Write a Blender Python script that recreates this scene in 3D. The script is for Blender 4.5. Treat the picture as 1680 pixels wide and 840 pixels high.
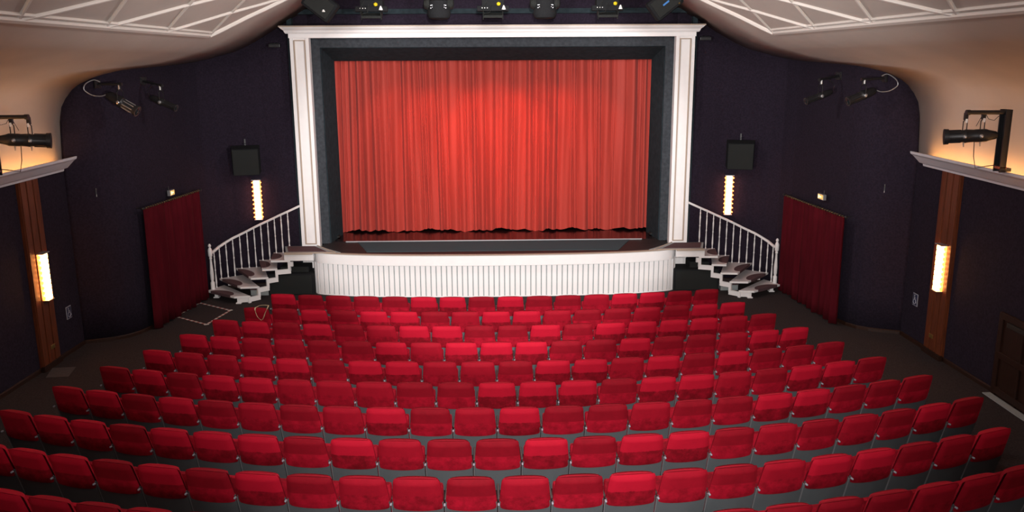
import bpy, bmesh, math, random
from mathutils import Vector, Matrix, Euler, noise
random.seed(7)
for o in list(bpy.data.objects): bpy.data.objects.remove(o)
S = bpy.context.scene
COL = S.collection
PI = math.pi

# ------------------------------------------------------------------ camera
PITCH, ROLL, YAW = math.radians(13), -.0055, .0202
CAM = Vector((-.005, 0, 4.96))
F = Vector((math.sin(YAW)*math.cos(PITCH), math.cos(YAW)*math.cos(PITCH), -math.sin(PITCH)))
RT = Vector((math.cos(YAW), -math.sin(YAW), 0)); UP = RT.cross(F)
# rolled axes
ax = RT*math.cos(ROLL) + UP*math.sin(ROLL)
ay = -RT*math.sin(ROLL) + UP*math.cos(ROLL)
ax, ay = RT*math.cos(-ROLL) + UP*math.sin(-ROLL)*-1, UP*math.cos(ROLL) + RT*math.sin(-ROLL)
cd = bpy.data.cameras.new('camera'); cam = bpy.data.objects.new('camera', cd); COL.objects.link(cam)
M3 = Matrix((ax, ay, -F)).transposed()
cam.matrix_world = Matrix.Translation(CAM) @ M3.to_4x4()
cd.sensor_width = 36; cd.lens = 30.0; cd.clip_start = .05; cd.clip_end = 200
S.camera = cam
# ------------------------------------------------------------------ world, exposure
w = bpy.data.worlds.new('world'); S.world = w; w.use_nodes = True
w.node_tree.nodes['Background'].inputs[0].default_value = (.5, .5, .6, 1)
w.node_tree.nodes['Background'].inputs[1].default_value = .02
S.view_settings.view_transform = 'Standard'; S.view_settings.look = 'None'
S.view_settings.gamma = 1; S.view_settings.use_curve_mapping = False
S.view_settings.exposure = 0.0

# ------------------------------------------------------------------ lights (room lamps and added fills)
def spot(name, loc, target, power, size, blend, col, rad=.05):
    l = bpy.data.lights.new(name, 'SPOT'); l.energy = power; l.spot_size = math.radians(size)
    l.spot_blend = blend; l.color = col; l.shadow_soft_size = rad
    o = bpy.data.objects.new(name, l); COL.objects.link(o); o.location = loc
    d = Vector(target) - Vector(loc); o.rotation_euler = d.to_track_quat('-Z', 'Y').to_euler()
    return o
# the photographer's flash, just above the lens
spot('flash_light', (0.0, 0.02, 5.12), (1.1, 15.2, 2.0), 4500, 61, .82, (1, .97, .95), .06)
# follow spot from the balcony rail that washes the stage front
spot('front_wash_light', (0.3, -1.2, 5.9), (0, 18.8, 2.4), 9000, 27, .35, (1, .96, .95), .1)
# the rig in front of the proscenium lights the stage curtain
for i, x in enumerate((-2.1, -1.1, .05, 1.1, 2.0)):
    spot('curtain_light', (x, 16.6, 5.75), (x*.95, 20.0, 2.85), (270, 350, 500, 340, 250)[i], 42, .6, (1, .12, .045), .05)
# dim house light under the ceiling ridge
for y in (2.0, 8.0):
    l = bpy.data.lights.new('house_light', 'AREA'); l.shape = 'RECTANGLE'; l.size = 5; l.size_y = 3; l.energy = 35; l.color = (1, .9, .84)
    o = bpy.data.objects.new('house_light', l); COL.objects.link(o); o.location = (0, y, 6.7)
# two unseen fill spots, added to brighten the ceiling slopes beside the stage
for sg in (-1, 1): spot('ceiling_fill_light', (-sg*5, -1, 3.2), (sg*4.7, 16.0, 5.7), 5200, 30, 1.0, (1, .96, .95), .15)
# point fills under the ridge, added out of view to lift the ceiling
for y, e_ in ((4.0, 90), (13.9, 300)):
    l = bpy.data.lights.new('ridge_fill_light', 'POINT'); l.energy = e_; l.color = (1, .94, .92); l.shadow_soft_size = .25
    o = bpy.data.objects.new('ridge_fill_light', l); COL.objects.link(o); o.location = (0, y, 6.2)
# area fill behind the camera, added only to light the ceiling
l = bpy.data.lights.new('rear_fill_light', 'AREA'); l.shape = 'RECTANGLE'; l.size = 6; l.size_y = .6; l.energy = 330; l.color = (1, .93, .92)
o = bpy.data.objects.new('rear_fill_light', l); COL.objects.link(o); o.location = (0, -1.5, 3.9); o.rotation_euler = (math.radians(128), 0, 0)

# ------------------------------------------------------------------ materials
def mat(name, col, rough=.6, metal=0, noise_amt=0, noise_scale=20, bump=0, bump_scale=60, emit=None, estr=0, sheen=0, spec=None, stretch=None, col2=None, coat=0):
    m = bpy.data.materials.new(name); m.use_nodes = True
    nt = m.node_tree; b = nt.nodes['Principled BSDF']
    b.inputs['Base Color'].default_value = (*col, 1); b.inputs['Roughness'].default_value = rough; b.inputs['Metallic'].default_value = metal
    if spec is not None: b.inputs['Specular IOR Level'].default_value = spec
    if sheen: b.inputs['Sheen Weight'].default_value = sheen
    if coat: b.inputs['Coat Weight'].default_value = coat
    if emit: b.inputs['Emission Color'].default_value = (*emit, 1); b.inputs['Emission Strength'].default_value = estr
    tc = nt.nodes.new('ShaderNodeTexCoord'); vec = tc.outputs['Object']
    if stretch:
        mp = nt.nodes.new('ShaderNodeMapping'); mp.inputs['Scale'].default_value = stretch; nt.links.new(vec, mp.inputs['Vector']); vec = mp.outputs['Vector']
    if noise_amt or col2:
        n = nt.nodes.new('ShaderNodeTexNoise'); n.inputs['Scale'].default_value = noise_scale; n.inputs['Detail'].default_value = 4
        nt.links.new(vec, n.inputs['Vector'])
        mx = nt.nodes.new('ShaderNodeMix'); mx.data_type = 'RGBA'
        c2 = col2 or tuple(c*(1-noise_amt) for c in col)
        mx.inputs[6].default_value = (*col, 1); mx.inputs[7].default_value = (*c2, 1)
        rp = nt.nodes.new('ShaderNodeMapRange'); rp.inputs[1].default_value = .35; rp.inputs[2].default_value = .65
        nt.links.new(n.outputs['Fac'], rp.inputs[0]); nt.links.new(rp.outputs[0], mx.inputs[0])
        nt.links.new(mx.outputs[2], b.inputs['Base Color'])
    if bump:
        n2 = nt.nodes.new('ShaderNodeTexNoise'); n2.inputs['Scale'].default_value = bump_scale; n2.inputs['Detail'].default_value = 5
        nt.links.new(vec, n2.inputs['Vector'])
        bp = nt.nodes.new('ShaderNodeBump'); bp.inputs['Strength'].default_value = bump; bp.inputs['Distance'].default_value = .01
        nt.links.new(n2.outputs['Fac'], bp.inputs['Height']); nt.links.new(bp.outputs['Normal'], b.inputs['Normal'])
    return m

M = {}
M['wall'] = mat('navy_wall_fabric', (.023, .016, .028), .95, noise_amt=.35, noise_scale=30, bump=.5, bump_scale=90, spec=.15)
M['ceil'] = mat('cream_plaster', (.56, .49, .44), .85, noise_amt=.07, noise_scale=1.2, bump=.15, bump_scale=12, spec=.2)
M['panel'] = mat('ceiling_panel_plaster', (.54, .49, .47), .9, noise_amt=.06, noise_scale=25, bump=.4, bump_scale=120, spec=.2)
M['mould'] = mat('cream_moulding', (.72, .67, .62), .6, spec=.3)
M['cornice'] = mat('cornice_paint', (.66, .64, .68), .55, noise_amt=.05, noise_scale=4)
M['carpet'] = mat('brown_carpet', (.055, .042, .042), .98, noise_amt=.4, noise_scale=45, bump=.6, bump_scale=220, spec=.1)
M['white'] = mat('white_gloss_paint', (.86, .83, .82), .4, noise_amt=.03, noise_scale=6)
M['gold'] = mat('dull_gold_trim', (.40, .31, .24), .5)
M['slat'] = mat('white_slat_paint', (.88, .85, .84), .45)
M['treadcarpet'] = mat('stair_carpet', (.13, .075, .08), .98, noise_amt=.25, noise_scale=60, bump=.4, bump_scale=200, spec=.1)
M['grey_tread'] = mat('grey_tread_paint', (.62, .57, .57), .5)
M['black_cloth'] = mat('black_masking_cloth', (.047, .052, .060), .95, noise_amt=.3, noise_scale=15, bump=.4, bump_scale=60, spec=.15)
M['black_cloth2'] = mat('black_soft_cloth', (.024, .036, .043), .95, noise_amt=.3, noise_scale=9, bump=.3, bump_scale=30, spec=.15)
M['stage_black'] = mat('black_stage_floor', (.018, .018, .018), .6, noise_amt=.3, noise_scale=8, bump=.2, bump_scale=80)
M['stage_gloss'] = mat('glossy_stage_boards', (.016, .007, .008), .22, noise_amt=.3, noise_scale=12, stretch=(1, 8, 1))
M['stage_grey'] = mat('grey_apron_boards', (.065, .105, .118), .75, spec=.1, noise_amt=.2, noise_scale=10, stretch=(.3, 30, 1))
M['wood'] = mat('varnished_red_wood', (.16, .038, .012), .45, noise_scale=7, stretch=(14, 14, .6), col2=(.08, .02, .008), spec=.3)
M['darkwood'] = mat('dark_stained_wood', (.032, .011, .006), .5, noise_scale=7, stretch=(14, 14, .6), col2=(.016, .006, .003), spec=.3)
M['blk'] = mat('black_metal', (.022, .022, .024), .42, metal=.3, bump=.05, noise_amt=.2)
M['blkbox'] = mat('black_speaker_carpet', (.016, .017, .019), .9, noise_amt=.3, noise_scale=60, bump=.3, bump_scale=200, spec=.2)
M['grille'] = mat('speaker_grille', (.014, .016, .015), .6, metal=.2, bump=.8, bump_scale=300)
M['chrome'] = mat('bright_metal', (.75, .75, .77), .22, metal=.95)
M['steel'] = mat('dull_steel', (.42, .42, .43), .4, metal=.7)
M['seatgrey'] = mat('grey_seat_shell', (.095, .105, .112), .5, noise_amt=.12, noise_scale=4, bump=.1, bump_scale=80)
M['armgrey'] = mat('grey_seat_post', (.20, .20, .21), .5, metal=.2)
M['armred'] = mat('arm_pad', (.05, .03, .03), .5)
M['brass'] = mat('brass', (.62, .42, .14), .3, metal=.9)
M['yellow'] = mat('yellow_plastic', (.8, .62, .02), .4)
M['tagwhite'] = mat('white_plastic', (.85, .85, .83), .4)
M['tagblue'] = mat('pale_blue_plastic', (.35, .55, .72), .4)
M['labelblue'] = mat('blue_label', (.04, .2, .55), .5)
M['rope'] = mat('beige_strap', (.55, .42, .25), .8, noise_amt=.3, noise_scale=60)
M['tapew'] = mat('white_tape', (.62, .57, .52), .6)
M['taper'] = mat('red_tape', (.30, .10, .09), .6)
M['signgrey'] = mat('sign_pale', (.34, .36, .42), .5)
M['signdark'] = mat('sign_dark_blue', (.015, .02, .06), .5)
M['greybox'] = mat('grey_painted_board', (.33, .36, .36), .6, noise_amt=.1)
M['cove_lamp'] = mat('cove_lamp', (1, .6, .3), .5, emit=(1, .46, .13), estr=22)
M['doorcurt'] = mat('dark_red_velvet', (.085, .004, .009), .9, spec=.1, noise_amt=.3, noise_scale=6, bump=.2, bump_scale=60, stretch=(1, 1, .2))
M['sconce_pink'] = mat('lit_glass_pinkish', (1, .8, .75), .3, emit=(1, .40, .30), estr=11)
M['sconce_amber'] = mat('lit_glass_amber', (1, .7, .4), .3, emit=(1, .42, .12), estr=16)
M['amberbead'] = mat('amber_glass_bead', (1, .5, .2), .3, emit=(1, .28, .05), estr=3.2)
M['exit'] = mat('lit_exit_panel', (.8, .6, .2), .4, emit=(.9, .62, .15), estr=.45)
M['exitw'] = mat('lit_exit_arrow', (.9, .9, .6), .4, emit=(1, .85, .45), estr=1.3)

# stage curtain cloth
M['curtain'] = mat('red_stage_curtain', (.39, .040, .026), .8, noise_amt=.05, noise_scale=3, sheen=.05, bump=0, bump_scale=30, stretch=(6, 1, .25))

# velvet with its nap brushed one way or the other from seat to seat
def velvet():
    m = bpy.data.materials.new('red_velvet'); m.use_nodes = True; nt = m.node_tree; N = nt.nodes; L = nt.links
    b = N['Principled BSDF']; b.inputs['Roughness'].default_value = .8; b.inputs['Specular IOR Level'].default_value = .15
    b.inputs['Sheen Weight'].default_value = .3; b.inputs['Sheen Roughness'].default_value = .35; b.inputs['Sheen Tint'].default_value = (1, .03, .07, 1)
    tc = N.new('ShaderNodeTexCoord'); oi = N.new('ShaderNodeObjectInfo')
    mul = N.new('ShaderNodeMath'); mul.operation = 'MULTIPLY'; mul.inputs[1].default_value = 97; L.new(oi.outputs['Random'], mul.inputs[0])
    n = N.new('ShaderNodeTexNoise'); n.noise_dimensions = '4D'; n.inputs['Scale'].default_value = 9; n.inputs['Detail'].default_value = 7; n.inputs['Roughness'].default_value = .75
    L.new(tc.outputs['Object'], n.inputs['Vector']); L.new(mul.outputs[0], n.inputs['W'])
    sx = N.new('ShaderNodeSeparateXYZ'); L.new(tc.outputs['Object'], sx.inputs[0])
    # wavy fold line across the back
    a = N.new('ShaderNodeMath'); a.operation = 'MULTIPLY_ADD'; a.inputs[1].default_value = .05; L.new(n.outputs['Fac'], a.inputs[0]); L.new(sx.outputs['Z'], a.inputs[2])
    st = N.new('ShaderNodeMapRange'); st.inputs[1].default_value = .715; st.inputs[2].default_value = .725; L.new(a.outputs[0], st.inputs[0])  # 1 above the line
    # three brushings: up bright, even, up dark
    br = N.new('ShaderNodeValToRGB'); br.color_ramp.interpolation = 'CONSTANT'
    br.color_ramp.elements[0].color = (.95, .95, .95, 1); br.color_ramp.elements[1].position = .42; br.color_ramp.elements[1].color = (.22, .22, .22, 1)
    e = br.color_ramp.elements.new(.80); e.color = (.5, .5, .5, 1)
    L.new(oi.outputs['Random'], br.inputs[0])
    lo = N.new('ShaderNodeMapRange'); lo.inputs[1].default_value = .36; lo.inputs[2].default_value = .68; lo.inputs[3].default_value = .05; lo.inputs[4].default_value = .95
    L.new(n.outputs['Fac'], lo.inputs[0])
    mixf = N.new('ShaderNodeMix'); mixf.data_type = 'FLOAT'; L.new(st.outputs[0], mixf.inputs[0]); inv = N.new('ShaderNodeMath'); inv.operation = 'MULTIPLY_ADD'; inv.inputs[1].default_value = -.55; inv.inputs[2].default_value = .30; L.new(br.outputs[0], inv.inputs[0])
    ladd = N.new('ShaderNodeMath'); ladd.operation = 'ADD'; L.new(lo.outputs[0], ladd.inputs[0]); L.new(inv.outputs[0], ladd.inputs[1]); L.new(ladd.outputs[0], mixf.inputs[2])
    up = N.new('ShaderNodeMath'); up.operation = 'MULTIPLY_ADD'; up.inputs[1].default_value = .55; L.new(n.outputs['Fac'], up.inputs[0])
    sub = N.new('ShaderNodeMath'); sub.operation = 'SUBTRACT'; sub.inputs[1].default_value = .27; L.new(br.outputs[0], sub.inputs[0]); L.new(sub.outputs[0], up.inputs[2])
    L.new(up.outputs[0], mixf.inputs[3])
    mc = N.new('ShaderNodeMix'); mc.data_type = 'RGBA'; mc.clamp_factor = True
    mc.inputs[6].default_value = (.15, .001, .006, 1); mc.inputs[7].default_value = (.40, .004, .020, 1)
    L.new(mixf.outputs[0], mc.inputs[0]); L.new(mc.outputs[2], b.inputs['Base Color'])
    bp = N.new('ShaderNodeBump'); bp.inputs['Strength'].default_value = .3; bp.inputs['Distance'].default_value = .01
    L.new(n.outputs['Fac'], bp.inputs['Height']); L.new(bp.outputs[0], b.inputs['Normal'])
    return m
M['velvet'] = velvet()

# ------------------------------------------------------------------ mesh helpers
class MB:
    def __init__(s): s.bm = bmesh.new()
    def box(s, c, size, rot=None, bev=0):
        r = bmesh.ops.create_cube(s.bm, size=1); vs = r['verts']
        for v in vs: v.co = Vector((v.co.x*size[0], v.co.y*size[1], v.co.z*size[2]))
        if bev:
            es = list({e for v in vs for e in v.link_edges})
            g = bmesh.ops.bevel(s.bm, geom=es, offset=bev, segments=2, affect='EDGES', profile=.6)
            vs = list({v for f in g['faces'] for v in f.verts} | {v for v in vs if v.is_valid})
        mt = Matrix.Translation(Vector(c)) @ (rot.to_4x4() if rot is not None else Matrix())
        for v in vs: v.co = mt @ v.co
        return s
    def cyl(s, a, b, r1, r2=None, seg=16, caps=True):
        a, b = Vector(a), Vector(b); r2 = r1 if r2 is None else r2
        q = (b-a).to_track_quat('Z', 'Y').to_matrix()
        ra = [s.bm.verts.new(a + q @ Vector((r1*math.cos(t), r1*math.sin(t), 0))) for t in [2*PI*i/seg for i in range(seg)]]
        rb = [s.bm.verts.new(b + q @ Vector((r2*math.cos(t), r2*math.sin(t), 0))) for t in [2*PI*i/seg for i in range(seg)]]
        for i in range(seg): s.bm.faces.new((ra[i], ra[(i+1) % seg], rb[(i+1) % seg], rb[i]))
        if caps: s.bm.faces.new(ra[::-1]); s.bm.faces.new(rb)
        return s
    def lathe(s, a, axis, prof, seg=16):
        a = Vector(a); axis = Vector(axis).normalized(); q = axis.to_track_quat('Z', 'Y').to_matrix(); rings = []
        for (h, r) in prof:
            rings.append([s.bm.verts.new(a + q @ Vector((r*math.cos(2*PI*i/seg), r*math.sin(2*PI*i/seg), h))) for i in range(seg)])
        for u, v in zip(rings, rings[1:]):
            for i in range(seg): s.bm.faces.new((u[i], u[(i+1) % seg], v[(i+1) % seg], v[i]))
        s.bm.faces.new(rings[0][::-1]); s.bm.faces.new(rings[-1]); return s
    def tube(s, pts, r, seg=8, closed=False, flat=1.0):
        pts = [Vector(p) for p in pts]; n = len(pts); rings = []
        for i, p in enumerate(pts):
            t = (pts[(i+1) % n] - pts[i-1]) if closed else (pts[min(i+1, n-1)] - pts[max(i-1, 0)])
            q = t.normalized().to_track_quat('Z', 'Y').to_matrix()
            rings.append([s.bm.verts.new(p + q @ Vector((r*math.cos(2*PI*k/seg), r*flat*math.sin(2*PI*k/seg), 0))) for k in range(seg)])
        m = n if closed else n-1
        for i in range(m):
            u, v = rings[i], rings[(i+1) % n]
            for k in range(seg): s.bm.faces.new((u[k], u[(k+1) % seg], v[(k+1) % seg], v[k]))
        if not closed: s.bm.faces.new(rings[0][::-1]); s.bm.faces.new(rings[-1])
        return s
    def prism(s, poly, z0, z1):       # plan polygon extruded in z
        lo = [s.bm.verts.new((x, y, z0)) for x, y in poly]; hi = [s.bm.verts.new((x, y, z1)) for x, y in poly]
        n = len(poly); s.bm.faces.new(lo[::-1]); s.bm.faces.new(hi)
        for i in range(n): s.bm.faces.new((lo[i], lo[(i+1) % n], hi[(i+1) % n], hi[i]))
        return s
    def sweep(s, path, prof, closed_prof=True):   # path of (pos, side vector); prof of (side, z); makes solid bar
        rings = [[s.bm.verts.new(Vector(p) + Vector(n)*a + Vector((0, 0, b))) for a, b in prof] for p, n in path]
        m = len(prof)
        for u, v in zip(rings, rings[1:]):
            for k in range(m if closed_prof else m-1): s.bm.faces.new((u[k], u[(k+1) % m], v[(k+1) % m], v[k]))
        if closed_prof: s.bm.faces.new(rings[0][::-1]); s.bm.faces.new(rings[-1])
        return s
    def grid(s, fn, nu, nv, loop=False):
        g = [[s.bm.verts.new(fn(i/(nu), j/(nv))) for j in range(nv+1)] for i in range(nu+1)]
        for i in range(nu):
            for j in range(nv): s.bm.faces.new((g[i][j], g[i+1][j], g[i+1][j+1], g[i][j+1]))
        return g
    def build(s, name, m, parent=None, smooth=False, label=None, loc=None, angle=35):
        bmesh.ops.recalc_face_normals(s.bm, faces=s.bm.faces[:])
        me = bpy.data.meshes.new(name); s.bm.to_mesh(me); s.bm.free()
        me.materials.append(M[m] if isinstance(m, str) else m)
        if smooth:
            for p in me.polygons: p.use_smooth = True
            try: me.set_sharp_from_angle(angle=math.radians(angle))
            except Exception: pass
        o = bpy.data.objects.new(name, me); COL.objects.link(o)
        if parent: o.parent = parent
        if label: o['label'] = label
        if loc: o.location = loc
        return o
def thing(name, label, cat, loc=(0, 0, 0), rz=0, group=None):
    o = bpy.data.objects.new(name, None); COL.objects.link(o); o.location = loc; o.rotation_euler = (0, 0, rz); o.empty_display_size = .1
    o['label'] = label; o['category'] = cat
    if group: o['group'] = group
    return o
def tag(o, label, cat, group=None, kind=None):
    o['label'] = label; o['category'] = cat
    if group: o['group'] = group
    if kind: o['kind'] = kind
    return o
def struct(o, label=None, cat=None):
    o['kind'] = 'structure'
    if label: o['label'] = label
    if cat: o['category'] = cat
    return o
def local(o, loc, rz=0):   # shift a builder made in world coordinates
    return o
def children(o): return [c for c in COL.objects if c.parent == o]
def tree(o):
    return (o, [tree(c) for c in children(o)])
def dup(t, parent=None):
    o, ch = t; c = o.copy(); COL.objects.link(c)
    if parent: c.parent = parent
    for x in ch: dup(x, c)
    return c
def mirror_mesh_tree(t, parent=None):   # true mirror image in x of a thing built in world coordinates
    o, ch = t; c = o.copy()
    if o.data:
        c.data = o.data.copy(); c.data.transform(Matrix.Diagonal((-1, 1, 1, 1))); c.data.flip_normals()
    c.location.x = -o.location.x; COL.objects.link(c)
    if parent: c.parent = parent
    for x in ch: mirror_mesh_tree(x, c)
    return c
def lerp(xs, ys, x):
    if x <= xs[0]: return ys[0]
    for a, b, c, d in zip(xs, xs[1:], ys, ys[1:]):
        if x <= b: return c + (d-c)*(x-a)/(b-a)
    return ys[-1]
def floor_z(y): return max(0.0, (14.5-y)*.0235)

# ================================================================== ROOM SHELL
X1 = 7.42
CX = [0, 3.5, 4.08, 4.4, 4.84, 5.2, 5.5, 5.8, 6.0, 6.3, 6.6, 6.87, 7.06, 7.16, 7.27, 7.34, 7.39, 7.42, 7.43]
CZ = [7.75, 6.27, 5.92, 5.74, 5.47, 5.27, 5.135, 5.05, 4.985, 4.90, 4.79, 4.68, 4.575, 4.49, 4.34, 4.2, 3.95, 3.4, 3.0]
def ceil_z(x): return lerp(CX, CZ, abs(x))
PX = [0, 4.4, 5.0, 5.4, 5.75, 6.0, 6.2, 6.33, 6.42, 6.50, 6.56, 6.64, 6.76, 6.92, 7.1, 7.3, 7.43]
PY = [18.86, 18.85, 18.82, 18.76, 18.66, 18.52, 18.3, 17.9, 16.9, 16.1, 15.6, 15.35, 15.15, 15.02, 14.93, 14.85, 14.8]
def wall_y(x): return lerp(PX, PY, abs(x))
BACK = -3.2
# floor
m = MB(); ys = [BACK-.1, 0, 4, 8, 11, 13, 14.5, 16.5, 19.2]
m.sweep([((0, y, floor_z(y)), (1, 0, 0)) for y in ys], [(-7.6, 0), (7.6, 0), (7.6, -.2), (-7.6, -.2)])
struct(m.build('floor', 'carpet'), 'dark brown carpeted auditorium floor', 'floor')
# ceiling: constant cross-section, trimmed to the curved front wall
m = MB(); fine = []
for a, b in zip(CX, CX[1:]):
    k = max(1, int((b-a)/.12)); fine += [a + (b-a)*i/k for i in range(k)]
fine.append(CX[-1]); xs = [-x for x in fine[::-1]] + fine[1:]
nyc = 10
rows_ = []
for x in xs:
    y1 = wall_y(x) + .06
    rows_.append([m.bm.verts.new((x, BACK + (y1-BACK)*j/nyc, ceil_z(x))) for j in range(nyc+1)])
for a, b in zip(rows_, rows_[1:]):
    for j in range(nyc): m.bm.faces.new((a[j], b[j], b[j+1], a[j+1]))
o = m.build('ceiling', 'ceil', smooth=True, angle=25); struct(o, 'cream coved ceiling sloping up to the middle', 'ceiling')
md = o.modifiers.new('s', 'SOLIDIFY'); md.thickness = .08; md.offset = 1 if o.data.polygons[0].normal.z > 0 else -1
# front wall: follows the plan curve up to the ceiling, stage opening between the columns
m = MB()
wx = [x for x in xs if abs(x) <= 7.425]
def wall_strip(xa, z0f):
    prev = None
    for x in xa:
        y = wall_y(x); z0 = z0f; z1 = ceil_z(x) + .05; n = 6
        c = [m.bm.verts.new((x, y, z0 + (z1-z0)*i/n)) for i in range(n+1)]
        if prev:
            for i in range(n): m.bm.faces.new((prev[i], c[i], c[i+1], prev[i+1]))
        prev = c
def dense(a, b):
    pts = sorted(set([x for x in PX if a <= x <= b] + [a + (b-a)*i/60 for i in range(61)])); return pts
wall_strip([-x for x in dense(3.95, 7.425)[::-1]], -.05); wall_strip(dense(3.95, 7.425), -.05)
wall_strip([-3.95 + 7.9*i/20 for i in range(21)], 5.5)
bmesh.ops.remove_doubles(m.bm, verts=m.bm.verts[:], dist=.0005)
o = m.build('wall_front', 'wall', smooth=True); struct(o, 'dark navy wall curving around the stage', 'wall')
md = o.modifiers.new('s', 'SOLIDIFY'); md.thickness = .1; md.offset = -1 if o.data.polygons[0].normal.y < 0 else 1
for sgn, nm in ((-1, 'wall_left'), (1, 'wall_right')):
    m = MB(); m.box((sgn*(7.42+.1), (BACK+14.86)/2, 1.58), (.2, 14.86-BACK, 3.4))
    struct(m.build(nm, 'wall'), 'dark navy side wall', 'wall')
m = MB(); m.prism([(-7.5, BACK-.2), (7.5, BACK-.2), (7.5, BACK), (-7.5, BACK)], -.1, 7.8)
struct(m.build('wall_back', 'wall'), 'wall behind the balcony', 'wall')
# baseboards
def base_path(sgn):
    pts = [(sgn*7.42, BACK), (sgn*7.42, 14.8)] + [(sgn*x, wall_y(x)) for x in dense(4.6, 7.41)[::-1]]
    return pts
for sgn, nm in ((-1, 'baseboard_left'), (1, 'baseboard_right')):
    m = MB(); pts = base_path(sgn); path = []
    for i, p in enumerate(pts):
        a = Vector(pts[max(0, i-1)]); b = Vector(pts[min(len(pts)-1, i+1)]); t = (b-a).normalized()
        n = Vector((-t.y, t.x)) * (1 if sgn > 0 else -1)
        path.append(((p[0], p[1], floor_z(p[1])), (n.x, n.y, 0)))
    m.sweep(path, [(-.01, -.01), (.025, -.01), (.022, .05), (.008, .065), (-.01, .065)])
    struct(m.build(nm, 'darkwood'), 'thin varnished wooden baseboard', 'baseboard')

# ceiling lattice: mouldings on the ceiling skin
def on_ceil(x, y, d=0):
    e = .01; s = (ceil_z(x+e)-ceil_z(x-e))/(2*e); n = Vector((s, 0, -1)).normalized()
    return Vector((x, y, ceil_z(x))) + n*d, n
def mould_strip(mb, pts, wdt, thk):
    rings = []
    for i, (x, y) in enumerate(pts):
        p, n = on_ceil(x, y); a, _ = on_ceil(*pts[max(0, i-1)]); b, _ = on_ceil(*pts[min(len(pts)-1, i+1)])
        t = (b-a).normalized(); sd = t.cross(n).normalized()
        rings.append([mb.bm.verts.new(p + sd*u + n*v) for u, v in ((-wdt/2, -.01), (-wdt/2, thk*.5), (-wdt*.3, thk), (wdt*.3, thk), (wdt/2, thk*.5), (wdt/2, -.01))])
    for u, v in zip(rings, rings[1:]):
        for k in range(6): mb.bm.faces.new((u[k], u[(k+1) % 6], v[(k+1) % 6], v[k]))
    mb.bm.faces.new(rings[0][::-1]); mb.bm.faces.new(rings[-1])
def seg(a, b, n=8): return [(a[0]+(b[0]-a[0])*i/n, a[1]+(b[1]-a[1])*i/n) for i in range(n+1)]
for sgn, nm in ((-1, 'trim_1'), (1, 'trim_2')):
    m = MB(); E = 4.97
    mould_strip(m, seg((sgn*E, BACK+.1), (sgn*E, 15.5), 2), .09, .045)
    mould_strip(m, seg((sgn*(E-.085), BACK+.1), (sgn*(E-.085), 15.44), 2), .03, .03)
    mould_strip(m, seg((sgn*E, 15.5), (sgn*3.0, 17.1), 12), .10, .055)
    for k in range(-2, 8):
        y0 = 15.5 - 2.05*k
        if y0 > 16: continue
        # long bright diagonals towards the stage, short ones back towards the audience
        L1 = 0 if k == 0 else 1
        if L1:
            xe = 3.0; ye = y0 + (E-xe)*2.45
            lim = 15.5 + 1.6
            if ye > 15.5 + (E-xe)*.8:
                t = (15.5-y0)/(2.45-.8); xe = E - t; ye = y0 + t*2.45
            mould_strip(m, seg((sgn*E, y0), (sgn*xe, ye), 14), .05, .035)
        xe = 2.6; mould_strip(m, seg((sgn*E, y0), (sgn*xe, y0-(E-xe)*1.0), 14), .045, .03)
    struct(m.build(nm, 'mould'), 'cream diagonal lattice mouldings on the ceiling slope', 'trim')

# cornices with the light trough, and the lamps inside
for sgn, nm in ((-1, 'left'), (1, 'right')):
    t = thing('cornice', f'white cove cornice running along the {nm} wall below the glowing ceiling curve', 'cornice', group=None)
    prof = [(.02, 3.13), (.05, 3.13), (.06, 3.17), (.12, 3.19), (.24, 3.31), (.29, 3.345), (.30, 3.385), (.27, 3.385), (.26, 3.36), (.10, 3.22), (.02, 3.22)]
    m = MB(); end_y = 14.72 if sgn < 0 else 14.5
    m.sweep([((sgn*7.42, y, 0), (-sgn, 0, 0)) for y in (BACK+.02, 14.1)] + [((sgn*7.42, end_y, 0), (-sgn, .0, 0))], prof)
    m.build('moulding', 'cornice', t)
    m = MB(); m.cyl((sgn*7.26, BACK+.3, 3.33), (sgn*7.26, end_y-.12, 3.33), .012, seg=8)
    m.build('cove_lamp', 'cove_lamp', t, label='hidden warm orange tube lamps glowing in the trough')

# stage house (black box behind the opening)
m = MB()
m.box((-4.3, 20.3, 2.9), (.1, 3.2, 6)); m.box((4.3, 20.3, 2.9), (.1, 3.2, 6)); m.box((0, 21.8, 2.9), (8.7, .1, 6)); m.box((0, 20.3, 5.95), (8.7, 3.2, .1))
struct(m.build('wall_stage', 'black_cloth2'), 'black walls of the stage behind the curtain', 'wall')

# ================================================================== STAGE
SZ = .95
stage = thing('stage', 'raised black stage with white curved fascia and slatted white front', 'stage')
def front_curve(off=0):
    # plan of the stage lip, left to right, offset outward
    pts = []
    ctrl = [(-3.92, 18.25), (-3.85, 18.02), (-3.66, 17.88), (-3.3, 17.77), (-2.8, 17.67), (-2.2, 17.60), (-1.4, 17.55), (0, 17.52)]
    allp = ctrl + [(-x, y) for x, y in ctrl[-2::-1]]
    # Catmull-Rom
    out = []
    for i in range(len(allp)-1):
        p = [Vector(allp[max(0, min(len(allp)-1, j))]) for j in (i-1, i, i+1, i+2)]
        for k in range(8):
            u = k/8; out.append(.5*((2*p[1]) + (-p[0]+p[2])*u + (2*p[0]-5*p[1]+4*p[2]-p[3])*u*u + (-p[0]+3*p[1]-3*p[2]+p[3])*u**3))
    out.append(Vector(allp[-1]))
    res = []
    for i, p in enumerate(out):
        t = (out[min(i+1, len(out)-1)] - out[max(i-1, 0)]).normalized(); n = Vector((t.y, -t.x))
        res.append((p + n*off, n))
    return res
fc = front_curve(0)
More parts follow.
